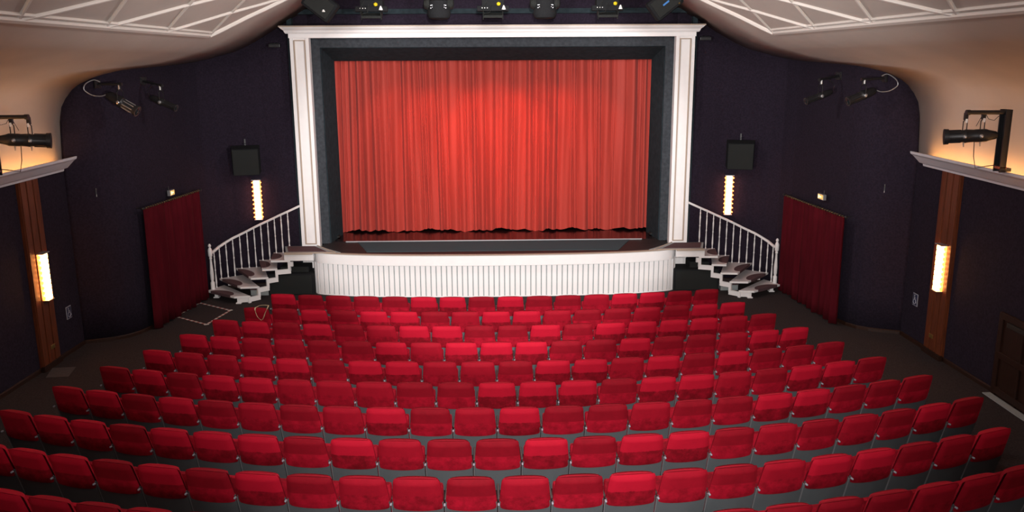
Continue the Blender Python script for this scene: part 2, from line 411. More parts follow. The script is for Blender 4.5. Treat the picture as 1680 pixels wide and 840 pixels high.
m = MB(); m.prism([(p.x, p.y) for p, n in fc] + [(3.92, 18.45), (3.84, 18.50), (3.84, 21.7), (-3.84, 21.7), (-3.84, 18.50), (-3.92, 18.45)], SZ-.06, SZ); m.build('stage_floor', 'stage_black', stage)
m = MB(); m.prism([(-3.62, 18.93), (3.58, 18.93), (3.75, 20.6), (-3.75, 20.6)], SZ+.001, SZ+.012); m.build('back_boards', 'stage_gloss', stage, label='glossy dark red boards reflecting the curtain')
m = MB(); m.box((-.02, 18.92, SZ+.012), (6.7, .03, .022)); m.build('edge_strip', 'steel', stage, label='thin metal strip across the boards')
m = MB(); m.prism([(-2.75, 17.86), (2.65, 17.86), (3.05, 18.88), (-3.1, 18.88)], SZ+.001, SZ+.008); m.build('apron_boards', 'stage_grey', stage, label='grey boards in front of the curtain')
m = MB(); m.sweep([((p.x, p.y, 0), (n.x, n.y, 0)) for p, n in fc[6:-6]], [(-.05, SZ-.235), (.035, SZ-.235), (.035, SZ-.02), (-.05, SZ-.02)]); m.build('fascia', 'white', stage)
m = MB(); m.sweep([((p.x, p.y, 0), (n.x, n.y, 0)) for p, n in fc[6:-6]], [(-.04, SZ-.012), (.045, SZ-.012), (.045, SZ+.006), (-.04, SZ+.006)]); m.build('lip_trim', 'gold', stage, label='thin dull gold nosing')
# slatted front: backing sheet plus rounded upright slats
ctrl = [(-3.96, 18.5), (-3.96, 18.28), (-3.90, 18.08), (-3.76, 17.97), (-3.4, 17.87), (-2.9, 17.77), (-2.2, 17.70), (-1.2, 17.65), (0, 17.63)]
allp = ctrl + [(-x, y) for x, y in ctrl[-2::-1]]; out = []
for i in range(len(allp)-1):
    p = [Vector(allp[max(0, min(len(allp)-1, j))]) for j in (i-1, i, i+1, i+2)]
    for k in range(12):
        u = k/12; out.append(.5*((2*p[1]) + (-p[0]+p[2])*u + (2*p[0]-5*p[1]+4*p[2]-p[3])*u*u + (-p[0]+3*p[1]-3*p[2]+p[3])*u**3))
out.append(Vector(allp[-1]))
path = []
for i, p in enumerate(out):
    t = (out[min(i+1, len(out)-1)] - out[max(i-1, 0)]).normalized(); path.append(((p.x, p.y, 0), (t.y, -t.x, 0)))
mb_ = MB(); mb_.sweep(path, [(-.04, 0), (-.012, 0), (-.012, .76), (-.04, .76)]); mb_.build('front_backing', 'greybox', stage)
m = MB(); acc = 0; PITCHS = .112; last = out[0]; nxt = PITCHS/2
for a, b in zip(out, out[1:]):
    L = (b-a).length
    while acc + L > nxt:
        u = (nxt-acc)/L; c = a.lerp(b, u); t = (b-a).normalized(); ang = math.atan2(t.y, t.x)
        m.box((c.x, c.y, .372), (.090, .030, .744), Euler((0, 0, ang)).to_matrix(), bev=.007)
        nxt += PITCHS
    acc += L
m.build('slatted_front', 'slat', stage)
m = MB(); m.sweep(path, [(-.005, .0), (.017, .0), (.017, .02), (-.005, .02)]); m.build('plinth_rail', 'slat', stage)

# proscenium frame
pr = thing('proscenium_frame', 'white proscenium surround with panelled columns and moulded cornice', 'frame')
def column(sgn):
    cx = sgn*4.07; y0, y1 = 18.52, 18.74
    m = MB(); z0, z1 = .3, 5.43
    m.box((cx, 18.65, (z0+z1)/2), (.40, .18, z1-z0), bev=.006)
    m.box((cx-.165, 18.55, (z0+z1)/2), (.07, .04, z1-z0)); m.box((cx+.165, 18.55, (z0+z1)/2), (.07, .04, z1-z0))
    c = m.build('column', 'white', pr)
    m = MB()
    for dx in (-.112, .112): m.box((cx+dx, 18.546, (1.0+5.36)/2), (.030, .03, 4.36), bev=.006)
    m.box((cx, 18.546, 5.36), (.246, .03, .022), bev=.006); m.box((cx, 18.546, 1.0), (.246, .03, .022), bev=.006)
    m.build('panel_beading', 'gold', c, label='gold-edged beading outlining the long panel')
column(-1); column(1)
m = MB(); m.box((0, 18.62, 5.47), (8.58, .2, .12), bev=.004)
m.build('frieze', 'white', pr)
m = MB()
prof = [(0, 5.50), (.05, 5.50), (.07, 5.53), (.08, 5.56), (.13, 5.60), (.15, 5.625), (.15, 5.65), (0, 5.65)]
hw = 4.28
def cor_path(hw, y0):
    return [((-hw, 18.74, 0), (-1, 0, 0)), ((-hw, y0, 0), (-1, -1, 0)), ((hw, y0, 0), (1, -1, 0)), ((hw, 18.74, 0), (1, 0, 0))]
m.sweep(cor_path(hw, 18.5), prof); m.build('cornice', 'white', pr)
m = MB(); m.sweep(cor_path(hw, 18.5), [(.12, 5.628), (.165, 5.628), (.165, 5.655), (.12, 5.655)]); m.build('cornice_edge', 'gold', pr, label='dull gold top edge')
m = MB(); m.sweep(cor_path(hw, 18.5), [(.04, 5.525), (.062, 5.525), (.062, 5.54), (.04, 5.54)]); m.build('cornice_line', 'gold', pr, label='thin gold line along the cornice')
# black masking: flat outer border, then a splayed inner reveal
bl = thing('stage_masking', 'black cloth masking border around the red stage curtain', 'stage masking')
def ring(xo, zo, xi, zi, yo, yi, zb=SZ+.004):
    mm = MB()
    for s in (-1, 1):
        f = [mm.bm.verts.new(v) for v in ((s*xo, yo, zb), (s*xi, yi, zb), (s*xi, yi, zi), (s*xo, yo, zo))]; mm.bm.faces.new(f)
    f = [mm.bm.verts.new(v) for v in ((-xo, yo, zo), (xo, yo, zo), (xi, yi, zi), (-xi, yi, zi))]; mm.bm.faces.new(f)
    bmesh.ops.remove_doubles(mm.bm, verts=mm.bm.verts[:], dist=.001)
    return mm
o = ring(3.93, 5.45, 3.70, 5.22, 18.80, 18.82).build('outer_border', 'black_cloth', bl); md = o.modifiers.new('s', 'SOLIDIFY'); md.thickness = .03
o = ring(3.71, 5.23, 3.60, 4.955, 18.85, 19.75).build('inner_reveal', 'black_cloth2', bl); md = o.modifiers.new('s', 'SOLIDIFY'); md.thickness = .03
for s in (-1, 1):
    m = MB(); m.box((s*3.62, 19.35, SZ+.03+.02), (.09, .16, .04), bev=.01); m.build('weight', 'grille', bl)

# stage curtain: one cloth of irregular pleats
random.seed(3)
XL, XR, ZT = -3.9, 3.88, 5.25; NX = 1100; ph = []; p = 0; wdt = .12; i = 0
x = XL; knots = [XL]
while x < XR: x += random.choice((.06, .08, .10, .13, .16, .20, .26)); knots.append(x)
amp = [random.uniform(.35, 1)*(.6 + .4*random.random()) for _ in knots]
def pleat(x, z):
    # drift: folds lean slightly down the height
    h = (z-SZ)/4.2
    xs_ = x + .05*(1-h)*math.sin(x*1.7+.6) + .03*(1-h)*math.sin(x*5.1)
    import bisect
    k = max(0, min(len(knots)-2, bisect.bisect_right(knots, xs_)-1)); u = (xs_-knots[k])/(knots[k+1]-knots[k]); u = max(0, min(1, u))
    wdt = knots[k+1]-knots[k]
    y = -amp[k]*min(.19, wdt*1.25)*max(0, math.sin(PI*u))**.95
    y += .014*math.sin(x*31 + 1.2*math.sin(z*1.1)) + .03*math.sin(x*3.1+.4)
    y += .012*noise.noise(Vector((x*9, 0, z*.6)))
    return y
m = MB()
def cf(u, v):
    x = XL + (XR-XL)*u; z0 = SZ + .048 + .02*math.sin(x*4.0+1) + .018*math.sin(x*11) + .012*noise.noise(Vector((x*6, 2, 0)))
    z = z0 + (ZT-z0)*v
    return (x, 20.02 + pleat(x, z), z)
m.grid(cf, NX, 14)
o = m.build('stage_curtain', 'curtain', smooth=True, angle=80); tag(o, 'closed red pleated stage curtain lit orange red across the stage', 'curtain')

# ================================================================== SIDE STAIRS (built left, mirrored right)
def tz(k): return SZ - .158*k
TR = {1: [(4.40, 17.86), (4.79, 17.84), (4.92, 18.62), (4.52, 18.66)],
      2: [(4.66, 17.76), (4.95, 17.72), (5.25, 18.60), (4.86, 18.64)],
      3: [(4.83, 17.64), (5.17, 17.60), (5.74, 18.50), (5.16, 18.62)],
      4: [(4.99, 17.49), (5.36, 17.46), (6.03, 18.22), (5.60, 18.52)],
      5: [(5.15, 17.33), (5.45, 17.28), (6.18, 17.80), (5.96, 18.24)]}
BAL = [(6.05, 18.02, 5, .95), (5.99, 18.2, 4, 1.01), (5.88, 18.32, 4, 1.08), (5.75, 18.40, 4, 1.155), (5.61, 18.46, 3, 1.215), (5.46, 18.51, 3, 1.285),
       (5.31, 18.54, 3, 1.36), (5.16, 18.56, 2, 1.43), (5.01, 18.58, 2, 1.495), (4.86, 18.58, 1, 1.565), (4.71, 18.58, 1, 1.635), (4.56, 18.58, 0, 1.70)]
def make_stairs(label):
    t = thing('staircase', label, 'staircase', group=None)
    X = lambda pts: [(-x, y) for x, y in pts]
    # landing
    m = MB(); m.prism(X([(3.30, 17.83), (4.47, 17.86), (4.64, 18.50), (3.92, 18.50)]), SZ+.001, SZ+.010); land = m.build('landing', 'greybox', t)
    m = MB(); m.prism(X([(3.62, 17.92), (4.43, 17.92), (4.58, 18.45), (3.98, 18.45)]), SZ+.010, SZ+.018); m.build('carpet', 'treadcarpet', land)
    m = MB(); m.box((-3.99, 17.835, SZ+.004), (1.02, .05, .022), bev=.004); m.box((-4.2, 17.835, SZ-.018), (.60, .05, .03), bev=.006)
    a, b = Vector((-3.42, 17.82, SZ+.012)), Vector((-3.93, 18.52, SZ+.012)); m.cyl(a, b, .014, seg=6)
    m.build('nosing', 'gold', land, label='dull gold nosing strip')
    m = MB(); m.box((-4.20, 17.87, SZ-.085), (.62, .05, .168)); m.build('landing_beam', 'white', land)
    # treads
    for k, q in TR.items():
        z = tz(k); m = MB(); m.prism(X(q), z-.038, z); tr = m.build('tread', 'grey_tread', t)
        c = [Vector(p) for p in X(q)]; f0, f1 = c[1], c[2]
        # carpet pad: half oval against the outer (leading) edge, folded over the nosing
        mid = (f0+f1)/2; d = (f1-f0); Ld = d.length; d.normalize(); inn = ((c[0]+c[3])/2 - mid).normalized()
        r1 = Ld*.36; r2 = min(.2, ((c[0]+c[3])/2 - mid).length*.62)
        pts = [mid + d*r1*math.cos(a) + inn*r2*math.sin(a) - inn*.004 for a in [PI*i/14 for i in range(15)]]
        m = MB(); m.prism([(p.x, p.y) for p in pts], z, z+.010)
        m.prism([tuple(v) for v in (mid - d*r1 - inn*.004, mid - d*r1 - inn*.016, mid + d*r1 - inn*.016, mid + d*r1 - inn*.004)], z-.045, z+.010)
        m.build('carpet_pad', 'treadcarpet', tr)
        for a, b in ((c[0], c[1]), (c[1], f0 + d*(Ld/2-r1)), (f1 - d*(Ld/2-r1), c[2])):
            v = b-a; ang = math.atan2(v.y, v.x); mm = (a+b)/2; m = MB(); m.box((mm.x, mm.y, z-.019), (v.length+.02, .02, .042), Euler((0, 0, ang)).to_matrix(), bev=.004)
            m.build('edge_strip', 'white', tr, label='white painted edge')
    # inner (front) stringer as a stepped white board
    F_ = [(4.36, 17.88)] + [((TR[k][0][0]+.02), TR[k][0][1]+.03) for k in range(1, 6)] + [(5.38, 17.32)]
    def step_board(P, zs, name, foot):
        m = MB()
        for i in range(len(P)-1):
            a, b = Vector((-P[i][0], P[i][1])), Vector((-P[i+1][0], P[i+1][1])); v = b-a; ang = math.atan2(v.y, v.x); mm = (a+b)/2
            zt = zs[i]-.038
            m.box((mm.x, mm.y, zt-.05), (v.length+.045, .045, .10), Euler((0, 0, ang)).to_matrix())           # under-tread bar
            if i < len(P)-2: m.box((b.x, b.y, zt-.10), (.055, .05, .20), Euler((0, 0, ang)).to_matrix())          # riser piece
        a = Vector((-P[-1][0], P[-1][1])); m.box((a.x, a.y, tz(5)-.09), (.055, .05, .14)); m.box((a.x, a.y, .012), (.11, .09, .024), bev=.004)
        return m.build(name, 'white', t)
    step_board(F_, [tz(1), tz(2), tz(3), tz(4), tz(5), tz(5)][:6], 'stringer', True)
    # outer supports between treads and the foot
    m = MB()
    for (x, y), zl, zh in (((5.52, 18.44), tz(4), tz(3)-.03), ((5.82, 18.22), tz(5), tz(4)-.03), ((5.02, 18.55), tz(3), tz(2)-.03), ((4.84, 18.56), tz(2), tz(1)-.03)):
        m.box((-x, y, (zl+zh)/2), (.075, .05, zh-zl))
    m.box((-5.99, 17.80, .06), (.07, .06, .13)); m.box((-5.99, 17.80, .012), (.12, .10, .024), bev=.004)
    m.build('riser_block', 'white', t)
    # balusters: turned
    rail = MB()
    for (x, y, k, zt) in BAL:
        z0 = tz(k); h = zt - z0; m = MB()
        pf = [(0, .016), (.03, .016), (.05, .009), (.10, .013), (.16, .019), (.30, .016), (.46, .010), (.50, .017), (.53, .010), (.60, .013), (.74, .018), (.84, .011), (.88, .016), (.91, .010), (1, .012)]
        m.lathe((-x, y, z0), (0, 0, 1), [(a*h, r) for a, r in pf], 10); m.build('baluster', 'white', t, smooth=True, angle=60)
    # handrail, ramping to the newel
    rp = [Vector((-6.07, 17.93, 1.0-.06))] + [Vector((-x, y, zt+.012)) for x, y, k, zt in BAL] + [Vector((-4.40, 18.58, 1.785)), Vector((-4.28, 18.58, 1.84))]
    rp[0].z = .955
    m = MB(); path = []
    for i, p in enumerate(rp):
        tt = (rp[min(i+1, len(rp)-1)] - rp[max(i-1, 0)]); tt.z = 0; tt.normalize(); path.append((p, (tt.y, -tt.x, 0)))
    m.sweep(path, [(-.024, -.018), (.024, -.018), (.03, .005), (.018, .03), (-.018, .03), (-.03, .005)]); m.build('handrail', 'white', t, smooth=True)
    # newel
    m = MB(); z0 = tz(5)
    m.lathe((-6.09, 17.90, z0), (0, 0, 1), [(0, .045), (.15, .045), (.18, .026), (.22, .036), (.36, .040), (.55, .026), (.66, .022), (.68, .034), (.70, .024), (.74, .044), (.86, .046), (.90, .030), (.92, .018), (.94, .030), (.965, .032), (.99, .018), (1.0, .006)], 14)
    m.build('newel_post', 'white', t, smooth=True, angle=50)
    return t
st_l = make_stairs('curved white staircase with turned balusters left of the stage')
st_r = mirror_mesh_tree(tree(st_l)); st_r['label'] = 'curved white staircase with turned balusters right of the stage'

# subwoofers and boards under the landings
def speaker_box(cx, y0, dx, dy, z0, h, label, name='subwoofer'):
    t = thing(name, label, 'speaker', (cx, y0, z0))
    m = MB(); m.box((0, dy/2, h/2), (dx, dy, h), bev=.012); m.build('cabinet', 'blkbox', t)
    m = MB(); m.box((0, -.004, h/2), (dx*.93, .012, h*.88), bev=.004); m.build('grille', 'grille', t)
    return t
speaker_box(-4.43, 17.93, .98, .55, 0, .47, 'large black bass speaker on the floor under the left stage steps')
speaker_box(-4.36, 18.06, .62, .40, .472, .13, 'slim black box on top of the left bass speaker', 'speaker')
speaker_box(4.38, 17.93, .98, .55, 0, .48, 'large black bass speaker on the floor under the right stage steps')
speaker_box(4.46, 18.06, .44, .40, .482, .14, 'slim black box on top of the right bass speaker', 'speaker')
for s, nm in ((-1, 'left'), (1, 'right')):
    t = thing('step_block', f'low grey block with dark top on the floor behind the {nm} staircase', 'block', (s*5.11, 17.93, 0))
    m = MB(); m.box((0, .15, .06), (.38, .30, .12), bev=.004); m.build('block', 'greybox', t)
    m = MB(); m.box((0, .15, .13), (.40, .32, .02), bev=.004); m.build('top_board', 'treadcarpet', t)

# ================================================================== SEATS
def back_pt(s, d):    # s down the back from the top edge, d out towards the audience (rear)
    return Vector((0, .0 + .26*s - .97*d, .884 - .965*s - .26*d))
def cover_mesh():
    m = MB(); NU, NV = 14, 12
    def hw(s):
        w_ = .223 + .030*min(1, s/.30)
        if s < .045: w_ -= .022*(1-math.sqrt(max(0, 1-((.045-s)/.045)**2)))
        return w_
    def surf(u, v, rear):
        a = 2*u-1; smax = .355 + .022*(1-a*a); s = v*smax; x = a*hw(s*.9+.004)
        edge = max(.04, 1-abs(a)**8); tp = min(1, s/.03); tp = math.sqrt(max(0, 1-(1-tp)**2)); bt = min(1, (smax-s)/.02)
        b = (.036 + .008*(1-a*a)) * (edge**.5)*max(tp, .12)*(.85+.15*bt) if rear else -(.058 + .02*(1-a*a)) * (edge**.5)*tp
        p = back_pt(s, b + .004); p.x = x; return p
    g1 = m.grid(lambda u, v: surf(u, v, True), NU, NV); g2 = m.grid(lambda u, v: surf(u, v, False), NU, NV)
    # bottom closing strip
    for i in range(NU): m.bm.faces.new((g1[i][NV], g1[i+1][NV], g2[i+1][NV], g2[i][NV]))
    bmesh.ops.remove_doubles(m.bm, verts=m.bm.verts[:], dist=.0008)
    return m
def shell_mesh():
    m = MB(); NU, NV = 8, 6
    def surf(u, v, d):
        a = 2*u-1; s = .28 + v*(.36 + .03*(1-a*a)); w_ = .249 - .012*max(0, (v-.5)*2)**2
        p = back_pt(s, d + .012*(1-a*a)); p.x = a*w_; return p
    g1 = m.grid(lambda u, v: surf(u, v, .018), NU, NV); g2 = m.grid(lambda u, v: surf(u, v, .0), NU, NV)
    for i in range(NU):
        m.bm.faces.new((g1[i][NV], g1[i+1][NV], g2[i+1][NV], g2[i][NV])); m.bm.faces.new((g1[i][0], g1[i+1][0], g2[i+1][0], g2[i][0]))
    for j in range(NV):
        m.bm.faces.new((g1[0][j], g1[0][j+1], g2[0][j+1], g2[0][j])); m.bm.faces.new((g1[NU][j], g1[NU][j+1], g2[NU][j+1], g2[NU][j]))
    return m
def support(m, x):   # slim standard between two seats
    m.box((x, .20, .30), (.014, .05, .60), bev=.004); m.box((x, .22, .012), (.022, .26, .024), bev=.005)
    m.box((x, .235, .585), (.014, .27, .03), bev=.006)
    return m
seat0 = thing('theatre_seat', 'seat', 'seat', (0, 0, 0), 0, 'red velvet theatre seats in curved rows')
cover_mesh().build('backrest_cover', 'velvet', seat0, smooth=True, angle=70)
shell_mesh().build('back_shell', 'seatgrey', seat0, smooth=True)
m = MB(); m.box((0, .245, .50), (.455, .085, .40), Euler((-.12, 0, 0)).to_matrix(), bev=.03); m.build('seat_cushion', 'velvet', seat0, smooth=True)
arm0 = support(MB(), -.2545).build('armrest_support', 'blk', seat0)
m = MB(); m.box((-.2555, .108, .44), (.010, .02, .30), Euler((.26, 0, 0)).to_matrix(), bev=.004); m.build('rear_post', 'armgrey', arm0)
m = MB(); m.box((-.2545, .25, .612), (.026, .30, .026), bev=.008); m.build('arm_pad', 'armred', arm0)
m = MB(); m.lathe((-.256, .022, .60), (0, -1, 0), [(-.014, .010), (.008, .011), (.014, .009), (.016, .002)], 10); m.build('end_cap', 'signgrey', arm0, smooth=True)
seat_tree = tree(seat0)
ROWS = [  # n, y of the middle, radius, angle step, skip range
 (16, 14.46, 22.30, .0229, None), (17, 13.49, 20.83, .0244, None), (18, 12.66, 19.84, .0259, None), (19, 11.80, 19.36, .0265, None), (20, 10.93, 18.04, .0285, None),
 (21, 10.11, 17.38, .0299, None), (22, 9.26, 17.08, .0305, None), (23, 8.36, 16.43, .0316, None), (22, 7.48, 15.65, .0334, None), (23, 6.62, 14.9, .0350, (6, 15))]
ORD = ['first', 'second', 'third', 'fourth', 'fifth', 'sixth', 'seventh', 'eighth', 'ninth', 'tenth', 'eleventh', 'twelfth']
used = False; H0 = None
for r, (n, y0, R, dth, skip) in enumerate(ROWS):
    for j in range(n):
        if skip and skip[0] < j < skip[1]: continue
        th = (j-(n-1)/2)*dth; x, y = R*math.sin(th), y0 + R - R*math.cos(th)
        if not used: c = seat0; used = True
        else: c = dup(seat_tree)
        c.location = (x, y, floor_z(y)); c.rotation_euler = (0, 0, th); c.scale = (min(1, dth*R/.5225), 1, 1)   # faces the stage centre side
        if r == 1 and j == 0: H0 = c
        rl = 'the front row nearest the stage' if r == 0 else f'the {ORD[r]} row from the stage'
        if j*2 < n: pos = 'at the left end of' if j == 0 else f'{ORD[j]} from the left in'
        else:
            k = n-1-j; pos = 'at the right end of' if k == 0 else f'{ORD[k]} from the right in'
        c['label'] = f'red velvet seat {pos} {rl}'
        if j == n-1:
            e = support(MB(), .2545).build('armrest_support', 'blk', c)
            q = MB(); q.box((.2545, .25, .612), (.026, .30, .026), bev=.008); q.build('arm_pad', 'armred', e)
# beige strap hanging over the end seat of the second row
m = MB(); pts = []
ctrl = [(.02, .02, .905), (.015, -.055, .90), (.022, -.062, .83), (.05, -.055, .745), (.10, -.035, .69), (.145, -.045, .73), (.19, -.062, .82), (.225, -.062, .89), (.235, -.02, .935), (.20, .04, .93), (.10, .05, .925), (.04, .045, .915)]
nC = len(ctrl)
for i in range(nC):
    p = [Vector(ctrl[(i+d) % nC]) for d in (-1, 0, 1, 2)]
    for k in range(6):
        u = k/6; pts.append(.5*((2*p[1]) + (-p[0]+p[2])*u + (2*p[0]-5*p[1]+4*p[2]-p[3])*u*u + (-p[0]+3*p[1]-3*p[2]+p[3])*u**3))
m.tube(pts, .011, 6, closed=True, flat=.35)
strap = m.build('strap', 'rope', smooth=True); strap.location = H0.location; strap.rotation_euler = H0.rotation_euler
tag(strap, 'beige looped strap hanging over the left end seat of the second row', 'strap')

# ================================================================== WALL LAMPS, PILASTERS
def pilaster(s, label):
    t = thing('wood_pilaster', label, 'pilaster')
    m = MB(); yc = 13.55; x = s*7.42
    m.box((x-s*.02, yc, 1.57), (.06, .56, 3.14), bev=.004)
    for dy in (-.19, 0, .19): m.box((x-s*.055, yc+dy, 1.62), (.03, .15 if dy else .17, 3.02), bev=.008)
    m.build('panel', 'wood', t)
    m = MB(); m.box((x-s*.075, yc+.05, .36), (.012, .12, .07), bev=.003); m.build('socket_plate', 'brass', t)
    m = MB(); m.box((x-s*.06, yc, .05+floor_z(yc)), (.06, .60, .10), bev=.006); m.build('plinth', 'darkwood', t)
    return t
pilaster(-1, 'tall varnished wooden pilaster on the left wall behind the glowing lamp')
pilaster(1, 'tall varnished wooden pilaster on the right wall behind the glowing lamp')
def sconce(loc, rz, h, wd, label, glass, beads):
    # local: back plate at y=0, lamp grows towards -y
    t = thing('wall_lamp', label, 'wall lamp', loc, rz)
    m = MB(); m.box((0, .0, 0), (wd*.8, .016, h*1.02), bev=.003); m.build('back_plate', 'brass', t)
    m = MB(); n = 9; seg_h = h/n; br_ = .016 if glass == 'sconce_pink' else .026
    for i in range(n):
        m.box((0, -.055, -h/2 + seg_h*(i+.5)), (wd*.52, .085, seg_h*.90), bev=.012)
    m.build('glass_diffuser', glass, t, smooth=True, label='glowing ribbed glass diffuser')
    for i in range(n):
        for sx in (-1, 1):
            m = MB(); m.lathe((sx*wd*.41, -.040, -h/2+seg_h*(i+.5)), (0, -1, 0), [(-.018, .006), (-.010, br_), (.010, br_), (.018, .006)], 8)
            m.build('glass_bead', 'amberbead', t, smooth=True, label='amber glass bead')
    m = MB(); m.box((0, -.05, h/2+.012), (wd*.9, .12, .018), bev=.004); m.build('end_plate', 'steel', t)
    m = MB(); m.box((0, -.05, -h/2-.008), (wd*.8, .11, .014), bev=.004); m.build('end_plate', 'steel', t)
    return t
def wall_ang(x):
    e = .05; dy = (wall_y(x+e)-wall_y(x-e))/(2*e); return math.atan2(dy, 1)
for x, zc, nm in ((-5.24, 1.965, 'left'), (5.22, 1.98, 'right')):
    a = wall_ang(x); y = wall_y(x)
    sconce((x + .02*math.sin(a), y - .02*math.cos(a), zc), a, .86, .22, f'glowing glass wall lamp on the curved dark wall beside the {nm} stage steps', 'sconce_pink', True)
sconce((-7.355, 13.58, 1.56), PI/2, .76, .24, 'bright amber glass wall lamp on the left wooden pilaster', 'sconce_amber', True)
sconce((7.355, 13.50, 1.57), -PI/2, .76, .24, 'bright amber glass wall lamp on the right wooden pilaster', 'sconce_amber', True)

# wall speakers flanking the frame
def wall_speaker(x, zc, label):
    a = wall_ang(x); t = thing('wall_speaker', label, 'speaker', (x, wall_y(x), zc), a)
    m = MB(); m.prism([(-.30, -.10), (-.27, -.42), (.27, -.42), (.30, -.10)], -.29, .29); o = m.build('cabinet', 'blkbox', t); o.rotation_euler = (.16, 0, 0)
    m = MB(); m.box((0, -.425, -.0), (.52, .014, .55), bev=.004); o = m.build('grille', 'grille', t); o.rotation_euler = (.16, 0, 0)
    m = MB(); m.box((0, -.05, .05), (.10, .11, .16)); m.box((0, -.04, .33), (.03, .03, .14)); m.cyl((0, -.05, .30), (0, -.2, .30), .012); m.build('bracket', 'blk', t)
wall_speaker(-5.42, 2.90, 'dark boxy loudspeaker on the wall above the left glowing lamp')
wall_speaker(5.42, 2.94, 'dark boxy loudspeaker on the wall above the right glowing lamp')
# small floodlights high beside the frame
for x, z, nm in ((-4.62, 5.26, 'left'), (4.52, 5.36, 'right')):
    t = thing('small_floodlight', f'tiny black fixture high on the wall off the {nm} end of the white cornice', 'light fixture', (x, wall_y(x), z))
    m = MB(); m.box((0, -.17, 0), (.24, .10, .07), bev=.01); m.build('body', 'blk', t)
    m = MB(); m.cyl((0, 0, .06), (0, -.15, .05), .010); m.cyl((-.10, -.15, .045), (.10, -.15, .045), .008); m.build('bracket', 'blk', t)

# door curtains with rods
def door_curtain(p0, p1, ztop, label, seed):
    random.seed(seed); a, b = Vector(p0), Vector(p1); L = (b-a).length; d = (b-a).normalized(); nrm = Vector((-d.y, d.x))
    if nrm.x*a.x > 0: nrm = -nrm      # towards the room
    t = thing('door_curtain', label, 'curtain')
    for part in (0, 1):
        m = MB(); phs = random.random()*6
        def cfn(u, v, part=part, phs=phs):
            s = (part + u)*L/2; z0 = .035 + .02*math.sin(s*9+phs); z = z0 + (ztop-z0)*v
            amp = .045*(1-.35*v); off = .06 + amp*math.sin(s*27 + phs + .5*math.sin(s*5) + .25*(1-v)) + .012*math.sin(s*61+phs)
            p = a + d*s + nrm*off; return (p.x, p.y, z)
        m.grid(cfn, 130, 8); o = m.build('curtain_panel', 'doorcurt', t, smooth=True, angle=80)
        md = o.modifiers.new('s', 'SOLIDIFY'); md.thickness = .006
    m = MB(); r0 = a - d*.06 + nrm*.06; r1 = b + d*.06 + nrm*.06
    m.cyl((r0.x, r0.y, ztop+.015), (r1.x, r1.y, ztop+.015), .012, seg=8)
    for e in (r0, r1): m.lathe((e.x, e.y, ztop-.01), (0, 0, 1), [(0, .006), (.01, .024), (.03, .030), (.05, .020), (.055, .004)], 10)
    for i in range(3):
        p = a.lerp(b, i/2); q = p - nrm*.10; m.cyl((p.x+nrm.x*.06, p.y+nrm.y*.06, ztop+.015), (q.x, q.y, ztop+.015), .008, seg=6)
    m.build('curtain_rod', 'blk', t, smooth=True)
    m = MB()
    for i in range(26):
        p = a + d*(L*(i+.5)/26) + nrm*.06; q = d.to_3d()
        m.tube([(p.x + nrm.x*.02*math.cos(k), p.y + nrm.y*.02*math.cos(k), ztop+.012+.02*math.sin(k)) for k in [2*PI*j/8 for j in range(8)]], .003, 4, closed=True)
    m.build('rings', 'brass', t)
door_curtain((-6.47, 15.55), (-6.20, 17.72), 2.32, 'dark red velvet door curtain on the left wall beside the taped floor square', 5)
door_curtain((6.47, 15.30), (6.24, 17.86), 2.09, 'dark red velvet door curtain on the right wall beyond the stairs', 9)
# exit signs above them
for x, y, z, nm, wd in ((-6.36, 16.75, 2.44, 'left', .20), (6.38, 16.35, 2.31, 'right', .26)):
    s = 1 if x > 0 else -1
    t = thing('exit_sign', f'small lit amber sign above the {nm} door curtain', 'sign', (x - s*.0, y, z), -s*PI/2 + s*.05)
    m = MB(); m.box((0, 0, 0), (wd, .06, .11), bev=.004); m.build('case', 'steel', t)
    m = MB(); m.box((0, -.032, 0), (wd*.88, .006, .085)); m.build('lit_panel', 'exit', t)
    m = MB(); m.box((0, -.037, 0), (wd*.36, .006, .022)); m.prism([(-wd*.34, -.040), (-wd*.16, -.040), (-wd*.16, -.034), (-wd*.34, -.034)], -.03, .03); m.build('pictogram', 'exitw', t)
    m = MB(); m.box((0, .05, 0), (.05, .08, .04)); m.cyl((0, .04, .05), (0, .04, .12), .006, seg=6); m.build('bracket', 'blk', t)

# accessible seating signs
def access_sign(loc, rz, label):
    t = thing('wheelchair_sign', label, 'sign', loc, rz)
    m = MB(); m.box((0, 0, 0), (.17, .010, .22), bev=.003); m.build('plate', 'signgrey', t)
    m = MB(); m.box((0, -.004, 0), (.145, .008, .195)); m.build('blue_field', 'signdark', t)
    m = MB(); y = -.010
    m.tube([(-.008 + .042*math.cos(a), y, -.035 + .042*math.sin(a)) for a in [PI*.62 + 1.55*PI*i/16 for i in range(17)]], .007, 6)
    m.lathe((-.018, y+.002, .072), (0, -1, 0), [(0, .015), (.004, .015)], 12)
    m.tube([(-.016, y, .052), (-.014, y, .004), (.026, y, .004), (.044, y, -.05), (.058, y, -.046)], .008, 6)
    m.tube([(-.014, y, .032), (.022, y, .030)], .007, 6)
    m.build('wheelchair_symbol', 'signgrey', t)
access_sign((-7.408, 14.36, .72), PI/2, 'small pale wheelchair sign low on the left wall')
access_sign((7.408, 14.36, .78), -PI/2, 'small pale wheelchair sign low on the right wall')
